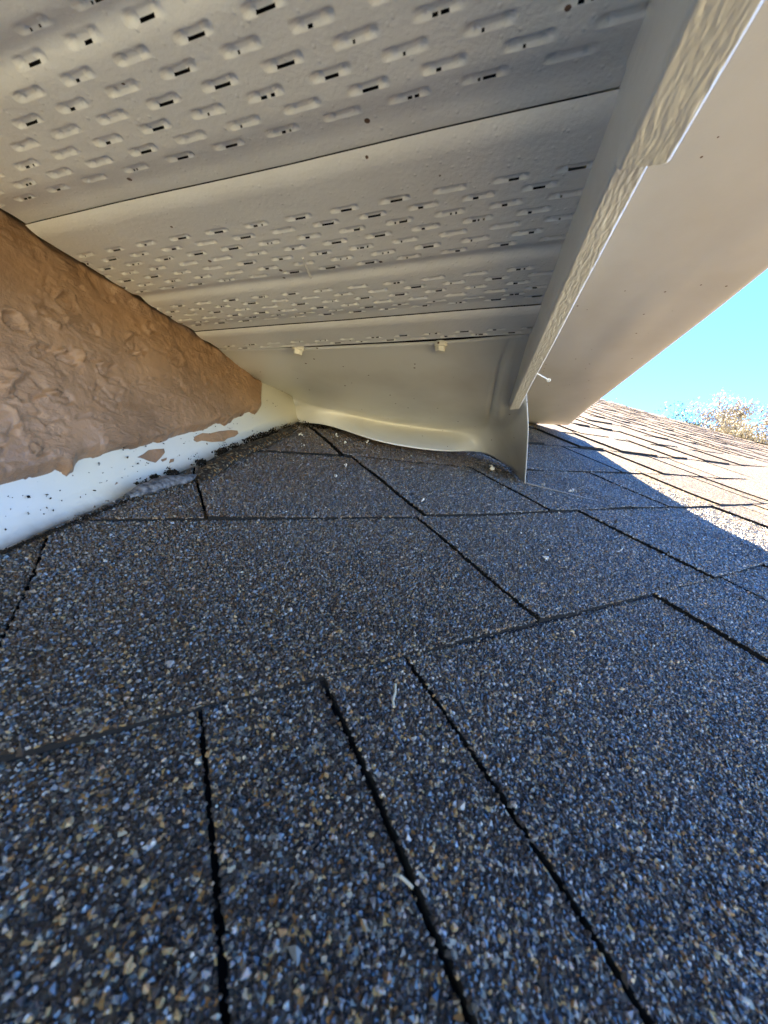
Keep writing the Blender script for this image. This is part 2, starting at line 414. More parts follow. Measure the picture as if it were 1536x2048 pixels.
# joints measured along each course (u positions); layer thickness between them
TH0, TH1 = .014, .021
JOINTS = {0: [-1.6, .055, .40, .70, 2.45, 3.4, 4.3],
          1: [-2.2, -.43, 1.43, 3.25, 4.86, 6.2],
          2: [-2.2, .145, 1.47, 2.83, 4.20, 5.0, 6.46, 8.1],
          3: [-.6, 1.36, 3.55, 5.85, 7.1, 8.6],
          -1: [-2, 0.3, 1.1, 2.1, 3.0]}
def fill_joints(k):
    j = list(JOINTS.get(k, [-1.0 - random.random()]))
    r = random.Random(k*31 + 5)
    end = float(hipu((k)*EXPO)) + 1.5
    while j[-1] < min(end, 60): j.append(j[-1] + r.choice([.55, .75, .95, 1.2, 1.5]))
    return j
THK = {0: [1, 0, 1, 0, 1, 0], 1: [0, 1, 0, 1, 0, 1]}
for k in range(-6, 17):
    near = k in (-1, 0, 1, 2, 3)
    J = fill_joints(k)
    r = random.Random(k*7 + 1)
    ulim = hipu(k*EXPO)
    # the continuous lower layer of the course
    vs0 = -6 if k < -1 else -2.4
    if k >= 3: vs0 = 1.2 + (k - 3)*.75
    if k == 2: vs0 = -.6
    if k == 1: vs0 = -1.2
    ulo = vs0
    us = np.concatenate([np.arange(ulo, 10, .06), np.arange(10, ulim + 1.2, 1.0)])
    vb = vedge(k-1, us) - .006 - .007*vnoise(us*2.5, us*0, k + 120) - (.030*sst(.34, .42, us)*sst(1.15, .95, us) if k == 1 else 0); vt = vedge(k, us) + .12
    tt = np.linspace(0, 1, 6)
    Ug = np.repeat(us[:, None], 6, 1); Vg = vb[:, None] + (vt - vb)[:, None]*tt
    ncut = hipu(Vg); Ug = np.minimum(Ug, ncut)
    n = ptop(Ug, Vg, k, 0.0)
    V = to3(Ug.ravel(), Vg.ravel(), n.ravel()); Q = gridquads(len(us), 6)
    bl = np.arange(len(us))*6
    base = len(V); V = np.vstack([V, V[bl] - NR*.06])
    side = np.stack([bl[:-1], bl[1:], base + np.arange(len(us)-1) + 1, base + np.arange(len(us)-1)], -1)
    Q = np.vstack([Q[:, ::-1], side])
    dirt = np.full(len(V), .85)
    course = fastmesh('shingle_course', V, Q, [], M_under, attr={'dirt': dirt, 'g': np.zeros(len(V))})
    rp(course)
    hi = r.random() < .5
    fM = []; fV, fQ, fD = [], [], []; GP = .0075 if k <= 0 else (.0095 if k < 3 else .026)
    for i in range(len(J) - 1):
        u0, u1 = J[i] + GP, J[i+1] - GP
        if u0 > ulim: break
        if k >= 4: hi = not hi if r.random() < .85 else hi
        else: hi = THK.get(k, [1, 0, 1, 0, 1, 0, 1, 0])[i % 6] == 1
        th = TH1 if hi else TH0
        th += r.uniform(-.003, .003)
        if k >= 4: th += .022*hi
        if near and u0 < 9:
            lift = None
            if k == 1 and abs(J[i] - 3.25) < .01:
                lift = lambda U, V_: .030*sst(4.3, 4.85, U)*sst(1.9, .9, V_)
            if k == 2 and abs(J[i] - 2.83) < .01:
                lift = lambda U, V_: .022*sst(3.6, 4.2, U)
            slab('shingle_tab', k, u0, u1, th, course, k*20 + i + 200, k*20 + i + 201, res=.05 if u0 < 5 else .12, gran=u0 < 6.6 and k >= 0, lift=lift)
        else:
            c1 = min(u1, ulim)
            if c1 - u0 < .05: continue
            nu = 4; nv = 4
            uu = np.linspace(u0, c1, nu); 
            UU = np.repeat(uu[:, None], nv, 1); vb = vedge(k-1, UU); VV = vb + (vedge(k, UU) + .1 - vb)*np.linspace(0, 1, nv)
            UU = np.minimum(UU, hipu(VV)); nn = ptop(UU, VV, k, th)
            V = to3(UU.ravel(), VV.ravel(), nn.ravel()); Q = gridquads(nu, nv)
            idx = np.arange(nu*nv).reshape(nu, nv)
            loop = np.concatenate([idx[:, 0], idx[-1, 1:], idx[-2::-1, -1], idx[0, -2:0:-1]]); m = len(loop)
            b0 = len(V); V = np.vstack([V, V[loop] - NR*.06]); ii = np.arange(m); jj = (ii+1) % m
            side = np.stack([loop[ii], loop[jj], b0 + jj, b0 + ii], -1)
            Q = np.vstack([Q[:, ::-1], side[:, ::-1]])
            off = sum(len(x) for x in fV); fM.append(np.concatenate([np.zeros((nu-1)*(nv-1), int), np.ones(m, int)])); fV.append(V); fQ.append(Q + off); fD.append(np.full(len(V), r.uniform(-.32, .22)))
    if fV:
        V = np.vstack(fV); Q = np.vstack(fQ)
        o = fastmesh('shingle_tab', V, Q, [], None, mats=[MS, M_edge], smooth_quads=False, attr={'dirt': np.zeros(len(V)), 'g': np.zeros(len(V)), 'tone': np.concatenate(fD)})
        o.data.polygons.foreach_set('material_index', np.concatenate(fM).astype(np.int32))
        rp(o, course)
# hip caps and the roof's far side
fV, fQ = [], []
v = -5.0
while v < 18:
    a = uvw(hipu(v), v, float(rise(hipu(v), v)) + .10); b_ = uvw(hipu(v + EXPO*.9), v + EXPO*.9, float(rise(hipu(v + EXPO), v + EXPO)) + .06)
    side1 = -D1*.9 ; side2 = nz(D1*.9 - UP*.5)*.9
    pts = [a + side1 - NR*.06, a, a + side2, b_ + side1 - NR*.06, b_, b_ + side2]
    pts += [p - NR*.06 for p in pts[:3]]
    off = len(fV); fV += pts; fQ += [[off, off+1, off+4, off+3], [off+1, off+2, off+5, off+4], [off+6, off+7, off+1, off], [off+7, off+8, off+2, off+1]]
    v += EXPO
rp(fastmesh('hip_cap', np.array(fV), np.array(fQ), [], MS, smooth_quads=False, attr={'dirt': np.zeros(len(fV)), 'g': np.zeros(len(fV))}))
far = []
for v in (-6.5, 18): far.append(uvw(hipu(v), v, float(rise(hipu(v), v)) - .02))
fall = nz(np.array([D1[0], D1[1], 0]))*30 - UP*13
V = np.array([far[0], far[1], far[1] + fall, far[0] + fall])
rp(fastmesh('roof_deck', np.vstack([V, [uvw(-6, -24, -.12), uvw(45, -24, -.12), uvw(hipu(18), 18, .3), uvw(2, 18, -.12)]]), [[0, 1, 2, 3], [4, 5, 6, 7]], [], MS,  # lower deck stretched on, unseen behind the camera, to block light from the ground
            attr={'dirt': np.zeros(8), 'g': np.zeros(8)}))

# ================================================================= soffit panels
SL = -.085                       # panels run slightly askew: q = a - SL*b
def soffit_profile(q, q0, lip=True):
    """height of the panel's folded profile across its width, q0 = start seam"""
    x = q - q0
    h = np.full_like(q, 1.05)
    h = h - .008*np.clip(1 - x/.26, 0, 1)*(x >= 0)       # smooth lip after the seam hangs lower
    h = h + .014*np.exp(-((x - .565)/.035)**2)           # middle groove
    h = h + .016*sst(.84, .96, x) + .017*np.clip(1 - x/.07, 0, 1)**2*(x >= 0)                       # folds up into the next seam
    return h
def louvres(b, q, rows, b0, x0=-2.1, x1=.3):
    dep = np.zeros_like(b); cut = np.zeros(b.shape, bool)
    qlow = q.min(); st_ = .0515/11
    for i, qr in enumerate(rows):
        qr = qlow + round((qr - qlow)/st_)*st_
        ph = b0 - .100*(i % 2) + .004*math.sin(i*2.2)
        bb = (b - ph) % .192
        col = np.floor((b - ph)/.192).astype(int)
        rr = _perm[(col + 40) % 512, (i*7 + int(rows[0]*50)) % 512]
        rs = _perm[(col + 140) % 512, (i*11 + int(rows[0]*50)) % 512]
        Lx = .112
        y = q - qr
        inx = np.clip(bb/.034, 0, 1)*np.clip((Lx - bb)/.024, 0, 1)
        ry = sst(-.015, -.006, y)*(1 - .74*sst(.022, .040, bb)*sst(Lx - .014, Lx - .032, bb))*(y < .0075)
        dep = np.maximum(dep, .015*inx*ry)
        slit = (bb > .034) & (bb < Lx - .031 - .03*(rs < .2)) & (y > .0030) & (y < .0075)
        clog = vnoise(b*110, b*0 + i*3.1 + qr*9, 21)
        s_ = slit & ((rr < .34) | ((rr < .78) & (clog > .52)) | ((rr >= .78) & (clog > .80)))
        cut |= s_
    return dep, cut
def soffit_panel(q0, rows, b0, qend, label, qbeg=None, bres=.0062, qres=.0515/11, name='soffit_panel'):
    bs = np.arange(-1.962, .30, bres); qs = np.arange(q0 if qbeg is None else qbeg, qend + .005, qres)
    B, Q_ = np.meshgrid(bs, qs, indexing='ij')
    h = soffit_profile(Q_, q0)
    dep, cut = louvres(B, Q_, rows, b0)
    h = h + dep + .006*(fbm(B*1.6, Q_*1.6, 3, 31) - .5)
    B = B + .022*(fbm(Q_*9, Q_*0, 3, 35) - .5)*sst(-1.90, -1.96, B)
    A = Q_ + SL*B + .008*(vnoise(B*1.5, B*0, 33) - .5)
    V = np.stack([B, A, h], -1).reshape(-1, 3)
    Qd = gridquads(len(bs), len(qs))
    cm = cut[:-1, :-1].reshape(-1)
    Qd = Qd[~cm]
    o = fastmesh(name, V, Qd, [], M_soffit, smooth_quads=True)
    tag(o, label, 'soffit', 'perforated soffit panels under the eave')
    # upturned hem on the seam side
    return o
rows = lambda q, n, p=.0515: [q + p*i for i in range(n)]
soffit_panel(.06, rows(.132, 7) + rows(.132 + 9*.0515 - .0005, 8), -.97 + .10, 1.06, 'nearest perforated cream soffit panel with large slots at the top of the photo')
soffit_panel(1.06, rows(1.258, 7) + rows(1.735, 6), -.78, 2.07, 'middle perforated cream soffit panel between two seams')
soffit_panel(2.07, rows(2.295, 2), -.17, 2.372, 'narrow cut end strip of perforated cream soffit above the two hex screws')
# further panels behind, over the photographer
soffit_panel(-.95, rows(-.70, 6), -.9, .06, 'perforated cream soffit panel running out of the photo at its upper left', bres=.02, qres=.02)

# ================================================================= upper roof over the eave
def extrude(name, prof, a0, a1, mat, parent=None, na=2, smooth=False, f=None):
    n = len(prof); aa = np.linspace(a0, a1, na); V = []
    for a in aa:
        for (b, h) in prof: V.append((b, a, h))
    F_ = []
    for i in range(na-1):
        for j in range(n): F_.append([i*n + j, (i+1)*n + j, (i+1)*n + (j+1) % n, i*n + (j+1) % n])
    F_.append(list(range(n))); F_.append(list(range((na-1)*n, na*n))[::-1])
    V = np.array(V, float)
    if f is not None: V = f(V)
    return mesh(name, V, F_, mat, parent, smooth)
o = extrude('upper_roof', [(1.96, 1.903), (1.96, 1.925), (.3, 2.45), (-14, 8.0), (-14, 1.30), (.24, 1.30), (.26, 1.94), (1.90, 1.93)], -40, 8.40, M_dark)
o.data.materials.clear(); o.data.materials.append(M_dark)
tag(o, 'upper roof edge above the eave board', 'roof')

# broad smooth eave board to the right of the trim
def bend(V):
    V[:, 2] += (.012*np.sin(V[:, 1]*1.1) + .03*(fbm(V[:, 0]*2.2, V[:, 1]*.9, 2, 160) - .5))*((V[:, 0] > .5) & (V[:, 2] < 1.9)); return V
nb = 26
prof = [(.36, 1.83)] + [(.36 + 1.53*t, 1.80 + .05*t + .03*math.sin(math.pi*t)) for t in np.linspace(0, 1, nb)] + [(1.925, 1.852), (1.94, 1.860), (1.948, 1.874), (1.948, 1.90), (.38, 1.92)]
eb = extrude('eave_board', prof, -40, 8.46, M_board, na=160, smooth=True, f=bend)
tag(eb, 'wide smooth cream eave board with dark specks, cut off above the sunlit shingles', 'eave board')

# wood-grain trim in two lengths
def trim(name, b0, b1, hb, a0, a1, label, tilt=0.0, amp=.006):
    na = int((a1 - a0)/.0055) if a1 - a0 < 8 else 600
    aa = np.linspace(a0, a1, na)
    prof = [(b0, 1.12)] + [(b0 + .004*0, hb + .015 + (1.05 - hb)*t) for t in np.linspace(.9, 0, 4)] + [(b0 + .004, hb + .005)]
    nbm = 34
    prof += [(b0 + .010 + (b1 - b0 - .020)*t, hb + tilt*t) for t in np.linspace(0, 1, nbm)]
    prof += [(b1 - .003, hb + tilt + .006), (b1, hb + tilt + .02), (b1, 1.79), (b1 - .02, 1.79), (b0 + .02, 1.12)]
    prof = np.array(prof); n = len(prof)
    V = np.zeros((na, n, 3)); V[..., 0] = prof[None, :, 0]; V[..., 2] = prof[None, :, 1]; V[..., 1] = aa[:, None]
    A = V[..., 1]; Bm = V[..., 0]
    onb = np.zeros(n); onb[6:6 + nbm] = 1
    g = fbm(A*44 + 1.5*vnoise(A*9, Bm*40, 41), Bm*190 + 2.5*vnoise(A*14, Bm*10, 45), 2, 40)
    V[..., 2] -= onb[None]*amp*2*sst(.36, .64, g)
    V[..., 0] += .006*(vnoise(A*1.7, A*0, 43) - .5)
    V = V.reshape(-1, 3)
    i = np.arange(na-1)[:, None]; j = np.arange(n)[None]
    Qd = np.stack([i*n + j, (i+1)*n + j, (i+1)*n + (j+1) % n, i*n + (j+1) % n], -1).reshape(-1, 4)
    o = fastmesh(name, V, Qd, [], M_wood, smooth_quads=True)
    # end caps
    return tag(o, label, 'trim', 'wood-grain trim strips along the eave')
trim('eave_trim', .275, .390, .818, -1.2, .985, 'wider upper length of cream wood-grain trim, overlapping the narrower length below it', tilt=.004, amp=.0005)
t2 = trim('eave_trim', .280, .372, .868, .90, 3.42, 'narrower lower length of cream wood-grain trim ending at the bent metal flashing', tilt=.01, amp=.0005)
# lip of the cover at its end
# nail sticking out of the trim
def tube(p0, p1, r0, r1, n=10):
    p0 = np.asarray(p0, float); p1 = np.asarray(p1, float); d = nz(p1 - p0); x = nz(np.cross(d, [0.3, .2, 1.0])); y = np.cross(d, x)
    an = np.linspace(0, 2*np.pi, n, endpoint=False)
    ring = lambda p, r: [p + r*(math.cos(t)*x + math.sin(t)*y) for t in an]
    V = ring(p0, r0) + ring(p1, r1); F_ = [[i, (i+1) % n, n + (i+1) % n, n + i] for i in range(n)] + [list(range(n))[::-1], list(range(n, 2*n))]
    return V, F_
def join(parts):
    V, F_ = [], []
    for v, f in parts:
        o_ = len(V); V += list(v); F_ += [[i + o_ for i in q] for q in f]
    return V, F_
pn = ona(1078, 748, 2.6); pn[0] = .36
p_a = onh(1072, 746, .93); p_b = onh(1097, 760, .93)
p_a = p_a*1.0; p_b = p_b
V, F_ = join([tube(p_a - (p_b - p_a)*.5, p_b, .0055, .0055), tube(p_b, p_b + (p_b - p_a)*.04, .014, .014, 14)])
nail = mesh('nail', V, F_, M_screw, None); nail.parent = t2

# ================================================================= apron flashing closing the eave
def R(x, y, off=.02):
    """point on the real roof surface seen at a pixel"""
    k = .05
    for _ in range(8):
        p = onroof(x, y, k); u, v = touv(p); k = float(rise(u, v)) + .045 + off
    return onroof(x, y, k)
G = [[onh(380, 700, 1.075), onh(600, 695, 1.075), onh(760, 688, 1.075), onh(900, 681, 1.075), onh(985, 674, 1.075), onh(1030, 670, 1.075), onh(1068, 666, 1.075)],
     [onwall(495, 742, -.01), onh(635, 755, 1.015), onh(765, 762, 1.0), onh(895, 765, .995), onh(965, 762, .99), onh(1008, 750, 1.0), onh(1052, 735, 1.0)],
     [onwall(592, 783, -.01), onh(648, 806, .955), onh(765, 826, .935), onh(880, 842, .93), onh(955, 838, .92), onh(1004, 828, .91), ona(1054, 800, 3.30)],
     [onwall(594, 806, -.01), onh(650, 820, .925), onh(765, 846, .91), onh(880, 862, .89), onh(960, 862, .87), onh(1015, 862, .81), ona(1056, 868, 3.55)],
     [onwall(594, 838, -.01), R(650, 850, .05), R(765, 884, .05), R(872, 901, .05), R(962, 905, .05), R(1012, 930, .02), R(1050, 968, .0)]]
G = np.array(G)
def catmull(P, n):
    m = len(P); ts = np.linspace(0, m - 1, n); out = []
    Pe = np.concatenate([[2*P[0] - P[1]], P, [2*P[-1] - P[-2]]])
    for t in ts:
        i = min(int(t), m - 2); f = t - i; p0, p1, p2, p3 = Pe[i:i+4]
        out.append(.5*((2*p1) + (-p0 + p2)*f + (2*p0 - 5*p1 + 4*p2 - p3)*f*f + (-p0 + 3*p1 - 3*p2 + p3)*f**3))
    return np.array(out)
def surf(G, nu, nv):
    A = np.array([catmull(G[i], nv) for i in range(len(G))])      # rows
    return np.array([catmull(A[:, j], nu) for j in range(nv)]).transpose(1, 0, 2)
G[1:, 0] -= NW*.16; 
SF = surf(G, 60, 120)
_i, _j = np.meshgrid(np.linspace(0, 1, 60), np.linspace(0, 1, 120), indexing='ij')
SF[..., 2] += (.045*(fbm(_i*2.2 + .3, _j*4.2, 2, 150) - .5) + .03*np.exp(-((_j - .80 + .12*_i)/.022)**2) - .02*np.exp(-((_j - .86 + .10*_i)/.03)**2))*np.sin(np.pi*np.clip(_i*1.25, 0, 1))*sst(0, .1, _j)
apron = fastmesh('apron_flashing', SF.reshape(-1, 3), gridquads(60, 120), [], M_apron)
sm = apron.modifiers.new('t', 'SOLIDIFY'); sm.thickness = .0009; sm.offset = 0
tag(apron, 'bent cream metal flashing closing the end of the eave, kicked out onto the shingles', 'flashing')
M_edgemetal = newmat('weathered_metal_edge', (.16, .15, .13), .5, .5)
# thin flange running out from the foot of the kick-out
p0 = R(1052, 966, .01); p1 = R(1205, 1003, .0)
d = p1 - p0; up = NR*.012; sd = nz(np.cross(d, NR))*.012
V = [p0, p1, p1 + up*.3, p0 + up, p0 + sd, p1 + sd, p1 + sd + up*.3, p0 + sd + up]
V = [q - NR*.004 for q in V]
o = mesh('flange', V, [[0, 1, 2, 3], [4, 7, 6, 5], [0, 4, 5, 1], [3, 2, 6, 7], [0, 3, 7, 4], [1, 5, 6, 2]], M_edgemetal); o.parent = apron
# hex screws with washers
def screw(x, y):
    c0 = onh(x, y - 7, 1.055)
    parts = []
    n = 20
    def disc(r, h0, h1, n, r2=None, ph=0):
        r2 = r if r2 is None else r2
        an = np.linspace(0, 2*np.pi, n, endpoint=False) + ph
        V = [c0 + np.array([r*math.cos(t), r*math.sin(t), -h0]) for t in an] + [c0 + np.array([r2*math.cos(t), r2*math.sin(t), -h1]) for t in an]
        return V, [[i, n + i, n + (i+1) % n, (i+1) % n] for i in range(n)] + [list(range(n)), list(range(n, 2*n))[::-1]]
    parts.append(disc(.047, -.02, .010, 24, .044)); parts.append(disc(.034, .010, .040, 6, .031, .3))
    parts.append(disc(.022, .040, .041, 12, .021))
    V, F_ = join(parts)
    o = mesh('hex_screw', V, F_, M_screw); o.parent = apron
screw(596, 706); screw(881, 699)

# ================================================================= wall: white flashing sheet and thick brown coating
DWU = nz(np.cross(NW, D5)); 
if DWU[2] < 0: DWU = -DWU
Lend = (onwall(600, 845) - W0) @ D5
def wallp(l, t, off=0.0): return W0 + np.outer(l, D5) + np.outer(t, DWU) + np.outer(off*np.ones_like(l), NW)
def wlt(p): q = p - W0; return q @ D5, q @ DWU
corner = [wlt(onwall(*p)) for p in [(505, 740), (598, 780), (602, 845)]]
nl, ntt = 160, 60
ls = np.linspace(-12, Lend + .02, nl); ls = Lend + .02 - (Lend + 12.02)*np.linspace(1, 0, nl)**2.2
# top of the sheet follows the soffit
def topl(l):
    p = W0 + np.outer(l, D5); return (1.10 - p[:, 2])/DWU[2]
tt = np.linspace(0, 1, ntt)
top = topl(ls)
Lg = np.repeat(ls[:, None], ntt, 1)
t0 = .12
Tg = t0 + (top[:, None] - t0)*tt
V1 = wallp(Lg.ravel(), Tg.ravel(), 0).reshape(nl, ntt, 3)
# coved foot turning out over the shingles
ncv = 14; th = np.linspace(0, 1, ncv)
outdir = nz(np.cross(NR, D5)); outdir = outdir if outdir @ NW > 0 else -outdir
foot = []
for i in range(ncv):
    x = th[i]
    t_ = t0*(1 - x)**1.6 + .0; o_ = .035*x**2.0
    foot.append(W0 + np.outer(ls, D5) + DWU*t_ + outdir*o_*1.0 + NR*(.045*x) + np.outer((fbm(ls*3, ls*0, 3, 50) - .5)*.03*x, outdir))
foot = np.array(foot)[::-1].transpose(1, 0, 2)
V = np.concatenate([foot, V1[:, 1:]], 1); nn_ = V.shape[1]
age_light = sst(1.7, 3.1, np.repeat(((ls - ls.min())*0 + ls)[:, None], nn_, 1))*.9  # grows toward the corner; part aged paint, part painted-in low light
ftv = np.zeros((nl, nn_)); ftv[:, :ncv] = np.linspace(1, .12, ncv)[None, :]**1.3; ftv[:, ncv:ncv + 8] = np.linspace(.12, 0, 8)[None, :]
wf = fastmesh('wall_flashing', V.reshape(-1, 3), gridquads(nl, nn_), [], M_flash, attr={'age_light': age_light.ravel(), 'foot': ftv.ravel()})
tag(wf, 'glossy white metal flashing along the foot of the brown wall, smeared with brown paint', 'flashing')
sm = wf.modifiers.new('t', 'SOLIDIFY'); sm.thickness = .0008; sm.offset = -1

# stucco coating: thickness field over the wall plane
edge_px = [(-700, 1190), (-300, 1062), (0, 970), (60, 955), (118, 938), (128, 942), (140, 951), (150, 940), (156, 920), (215, 906), (330, 880), (372, 866), (410, 858), (436, 846), (452, 852),
           (468, 838), (486, 832), (500, 822), (513, 827), (522, 815), (520, 796), (523, 775), (519, 760), (505, 752), (492, 742), (470, 724), (440, 702), (400, 672), (350, 634),
           (290, 596), (200, 546), (110, 486), (60, 448), (20, 428), (0, 408), (-300, 250), (-700, 0)]
EP = np.array([wlt(onwall(x, y, .015)) for x, y in edge_px])
def polydist(P, X, Y):
    ins = np.zeros(X.shape, bool); dm = np.full(X.shape, 1e9); n = len(P)
    for i in range(n):
        x1, y1 = P[i]; x2, y2 = P[(i+1) % n]
        c = ((y1 > Y) != (y2 > Y)); xi = (x2 - x1)*(Y - y1)/((y2 - y1) if abs(y2 - y1) > 1e-12 else 1e-12) + x1
        ins ^= c & (X < xi)
        dx, dy = x2 - x1, y2 - y1; t = np.clip(((X - x1)*dx + (Y - y1)*dy)/(dx*dx + dy*dy + 1e-12), 0, 1)
        dm = np.minimum(dm, np.hypot(X - x1 - t*dx, Y - y1 - t*dy))
    return np.where(ins, dm, -dm)
ls2 = np.concatenate([np.arange(-1.2, 0, .02), np.arange(0, Lend, .0085)]); ts2 = np.arange(.02, 1.6, .0085)
Lg, Tg = np.meshgrid(ls2, ts2, indexing='ij')
jx = Lg + .03*(fbm(Lg*14, Tg*14, 3, 60) - .5); jy = Tg + .03*(fbm(Lg*14, Tg*14, 3, 64) - .5)
dd = polydist(EP, jx, jy)
body = .052*np.sqrt(np.clip(sst(-.004, .05, dd), 0, 1)) - .012*(dd < -.004)
wav = .006*(fbm(Lg*26, Tg*40, 3, 90) - .5) + .026*(fbm(Lg*2.3, Tg*4, 4, 70) - .5) + .009*(fbm(Lg*9, Tg*15, 4, 74) - .5)
rd = np.abs(fbm(Lg*4.2 + 1.5*fbm(Lg*3, Tg*3, 2, 80), Tg*7, 3, 76) - .5); wav += .0; rd2 = np.abs(fbm(Lg*11 + 2*fbm(Lg*5, Tg*5, 2, 95), Tg*16, 3, 96) - .5); wav += -.022*sst(.018, .0, rd)*sst(.42, .55, vnoise(Lg*2.5, Tg*3, 77)) +   .007*sst(.05, .0, rd2)*sst(.55, .68, vnoise(Lg*3.5, Tg*4.5, 98)) - .009*sst(.02, .0, rd2)*sst(.4, .6, vnoise(Lg*5, Tg*6, 99))
for (x, y, r_, amp) in [(137, 603, .05, .03), (113, 630, .06, .025), (172, 654, .07, .02), (145, 712, .055, .035), (219, 740, .05, .03), (273, 693, .065, .03), (351, 720, .07, .025),
                        (58, 775, .09, .028), (130, 797, .05, .022), (418, 760, .05, .02), (20, 640, .05, .03), (300, 655, .05, .025), (10, 845, .06, .015), (240, 770, .04, .02), (75, 700, .05, .02)]:
    l0, t0_ = wlt(onwall(x, y, .05)); r_ *= .75
    dx = (Lg - l0 + .10*(fbm(Lg*7, Tg*11, 3, 81) - .5))/1.5; dy = Tg - t0_ + .07*(fbm(Lg*7, Tg*11, 3, 85) - .5); q = np.hypot(dx, dy) + .6*r_*(fbm(Lg*22, Tg*26, 3, 78) - .5)
    ph = np.arctan2(dy, dx); msk = sst(-.5, .3, np.cos(ph - (x*.7) % 6.28))*sst(.35, .6, fbm(Lg*14, Tg*18, 2, 88))*1.6
    wav += 1.05*amp*(.55*np.exp(-((q - r_)/(r_*.20))**2)*msk - .9*np.exp(-((q - .72*r_)/(r_*.16))**2)*(1.4 - msk)*.6 - .35*np.exp(-(q/(r_*.5))**2))
hz = (wallp(Lg.ravel(), Tg.ravel(), 0)[:, 2]).reshape(Lg.shape)
wav += .11*np.clip(fbm(Lg*5.5, Tg*3, 3, 130) - .50, 0, 1)*np.exp(-((hz - 1.03)/.035)**2) + .02*(fbm(Lg*20, Tg*20, 2, 133) - .5)*np.exp(-((hz - 1.03)/.05)**2)
off = body + wav*sst(.0, .08, dd)
V = wallp(Lg.ravel(), Tg.ravel(), 0) + np.outer(off.ravel(), NW)
Qd = gridquads(len(ls2), len(ts2))
keep = (dd > -.03)[:-1, :-1].ravel()
Qd = Qd[keep]
used = np.unique(Qd); remap = -np.ones(len(V), int); remap[used] = np.arange(len(used))
st = fastmesh('stucco_wall', V[used], remap[Qd], [], M_stucco)
tag(st, 'lumpy brown painted stucco wall with a ragged lower edge beside the soffit', 'wall')
# brown paint smears on the flashing (thin films of paint)
def smear(pts, name='paint_smear'):
    P = [onwall(x, y, .006) for x, y in pts]; n = len(P)
    c_ = sum(P)/n; V = P + [p*0 + p - NW*.01 for p in P]
    F_ = [list(range(n))] + [[i, (i+1) % n, n + (i+1) % n, n + i] for i in range(n)]
    o = mesh(name, V, F_, M_stucco); o.parent = wf
smear([(388, 880), (392, 872), (405, 866), (420, 867), (440, 862), (462, 860), (475, 861), (477, 867), (470, 873), (455, 877), (448, 883), (425, 884), (405, 881), (395, 884)])
smear([(276, 914), (288, 908), (298, 900), (312, 898), (328, 897), (330, 905), (322, 915), (312, 925), (300, 922), (288, 917)])
smear([(333, 944), (336, 930), (342, 918), (349, 917), (346, 930), (340, 944)])
smear([(225, 981), (228, 972), (233, 964), (236, 965), (232, 975), (227, 984)])
smear([(323, 919), (334, 915), (333, 920), (326, 923)])

# grey sealant bead and grey turned-up shingle edge against the flashing
def lump(name, pts, r, mat, label, cat, seed, parent=None, flat=.5, attr=False, n=14, amp=.35):
    P = catmull(np.array(pts), 60); V = []; rr = np.interp(np.linspace(0, 1, 60), np.linspace(0, 1, len(r)), r)
    for i in range(60):
        d = nz(P[min(i+1, 59)] - P[max(i-1, 0)]); x = nz(np.cross(d, NR)); y = NR
        for j in range(n):
            t = 2*np.pi*j/n; q = 1 + amp*2*(float(vnoise(i*.35 + seed, j*.9, seed)) - .5)
            V.append(P[i] + rr[i]*q*(math.cos(t)*x + flat*math.sin(t)*y))
    Qd = [[i*n + j, i*n + (j+1) % n, (i+1)*n + (j+1) % n, (i+1)*n + j] for i in range(59) for j in range(n)]
    o = fastmesh(name, V, Qd, [], mat, attr={'dirt': np.full(len(V), .0), 'g': np.zeros(len(V)), 'tone': np.full(len(V), -.5)})
    if parent: o.parent = parent
    else: tag(o, label, cat)
    return o
lump('sealant_bead', [R(255, 992, .02), R(290, 978, .03), R(330, 964, .03), R(366, 958, .02), R(392, 950, .01)], [.02, .045, .055, .045, .012], M_grout, 'lump of smooth grey sealant at the foot of the white flashing', 'sealant', 3, n=20, amp=.13)
lump('shingle_upturn', [R(396, 962, .0), R(430, 935, .02), R(480, 905, .03), R(540, 880, .03), R(590, 856, .03)], [.03, .06, .06, .055, .04], MS, 'strip of grey shingle edge turned up against the cream flashing corner', 'shingle strip', 5, amp=.12)
# black dirt clinging along the foot of the flashing
def crumbs(name, spots, mat, label, cat, kind=None):
    V, F_ = [], []
    for (x, y, n, spread, sz, wl) in spots:
        for i in range(n):
            px, py = x + random.gauss(0, spread), y + random.gauss(0, spread*.55)
            p = onwall(px, py, .012) if wl else R(px, py, .012)
            s_ = sz*random.uniform(.4, 1.5); M_ = np.random.default_rng(len(V)).normal(0, .45, (6, 3)) + OCT
            o_ = len(V); V += [p + s_*m for m in M_]; F_ += [[a + o_ for a in f] for f in OCTF]
    o = mesh(name, V, F_, mat); tag(o, label, cat, kind=kind); return o
M_crud = newmat('black_dirt', (.018, .014, .010), .95, .1)
sp = []
for t in np.linspace(0, 1, 60): sp.append((0 + 285*t, 1106 - 118*t, 9, 3.0, .0035, False))
for (x, y, n, s_) in [(290, 968, 40, 7), (310, 955, 30, 6), (345, 945, 50, 7), (400, 925, 30, 6), (440, 900, 90, 9), (450, 908, 60, 8), (470, 892, 40, 6), (500, 878, 70, 8), (525, 870, 90, 8), (545, 862, 60, 7), (575, 853, 40, 6), (610, 848, 40, 7), (640, 851, 30, 6), (625, 846, 30, 6)]:
    sp.append((x, y, int(n*2.2), s_, .0055, False))
for (x, y, n, s_) in [(1040, 945, 90, 6), (1030, 940, 50, 6), (1015, 930, 30, 6), (1046, 955, 40, 3)]: sp.append((x, y, int(n*2), s_, .0055, False))
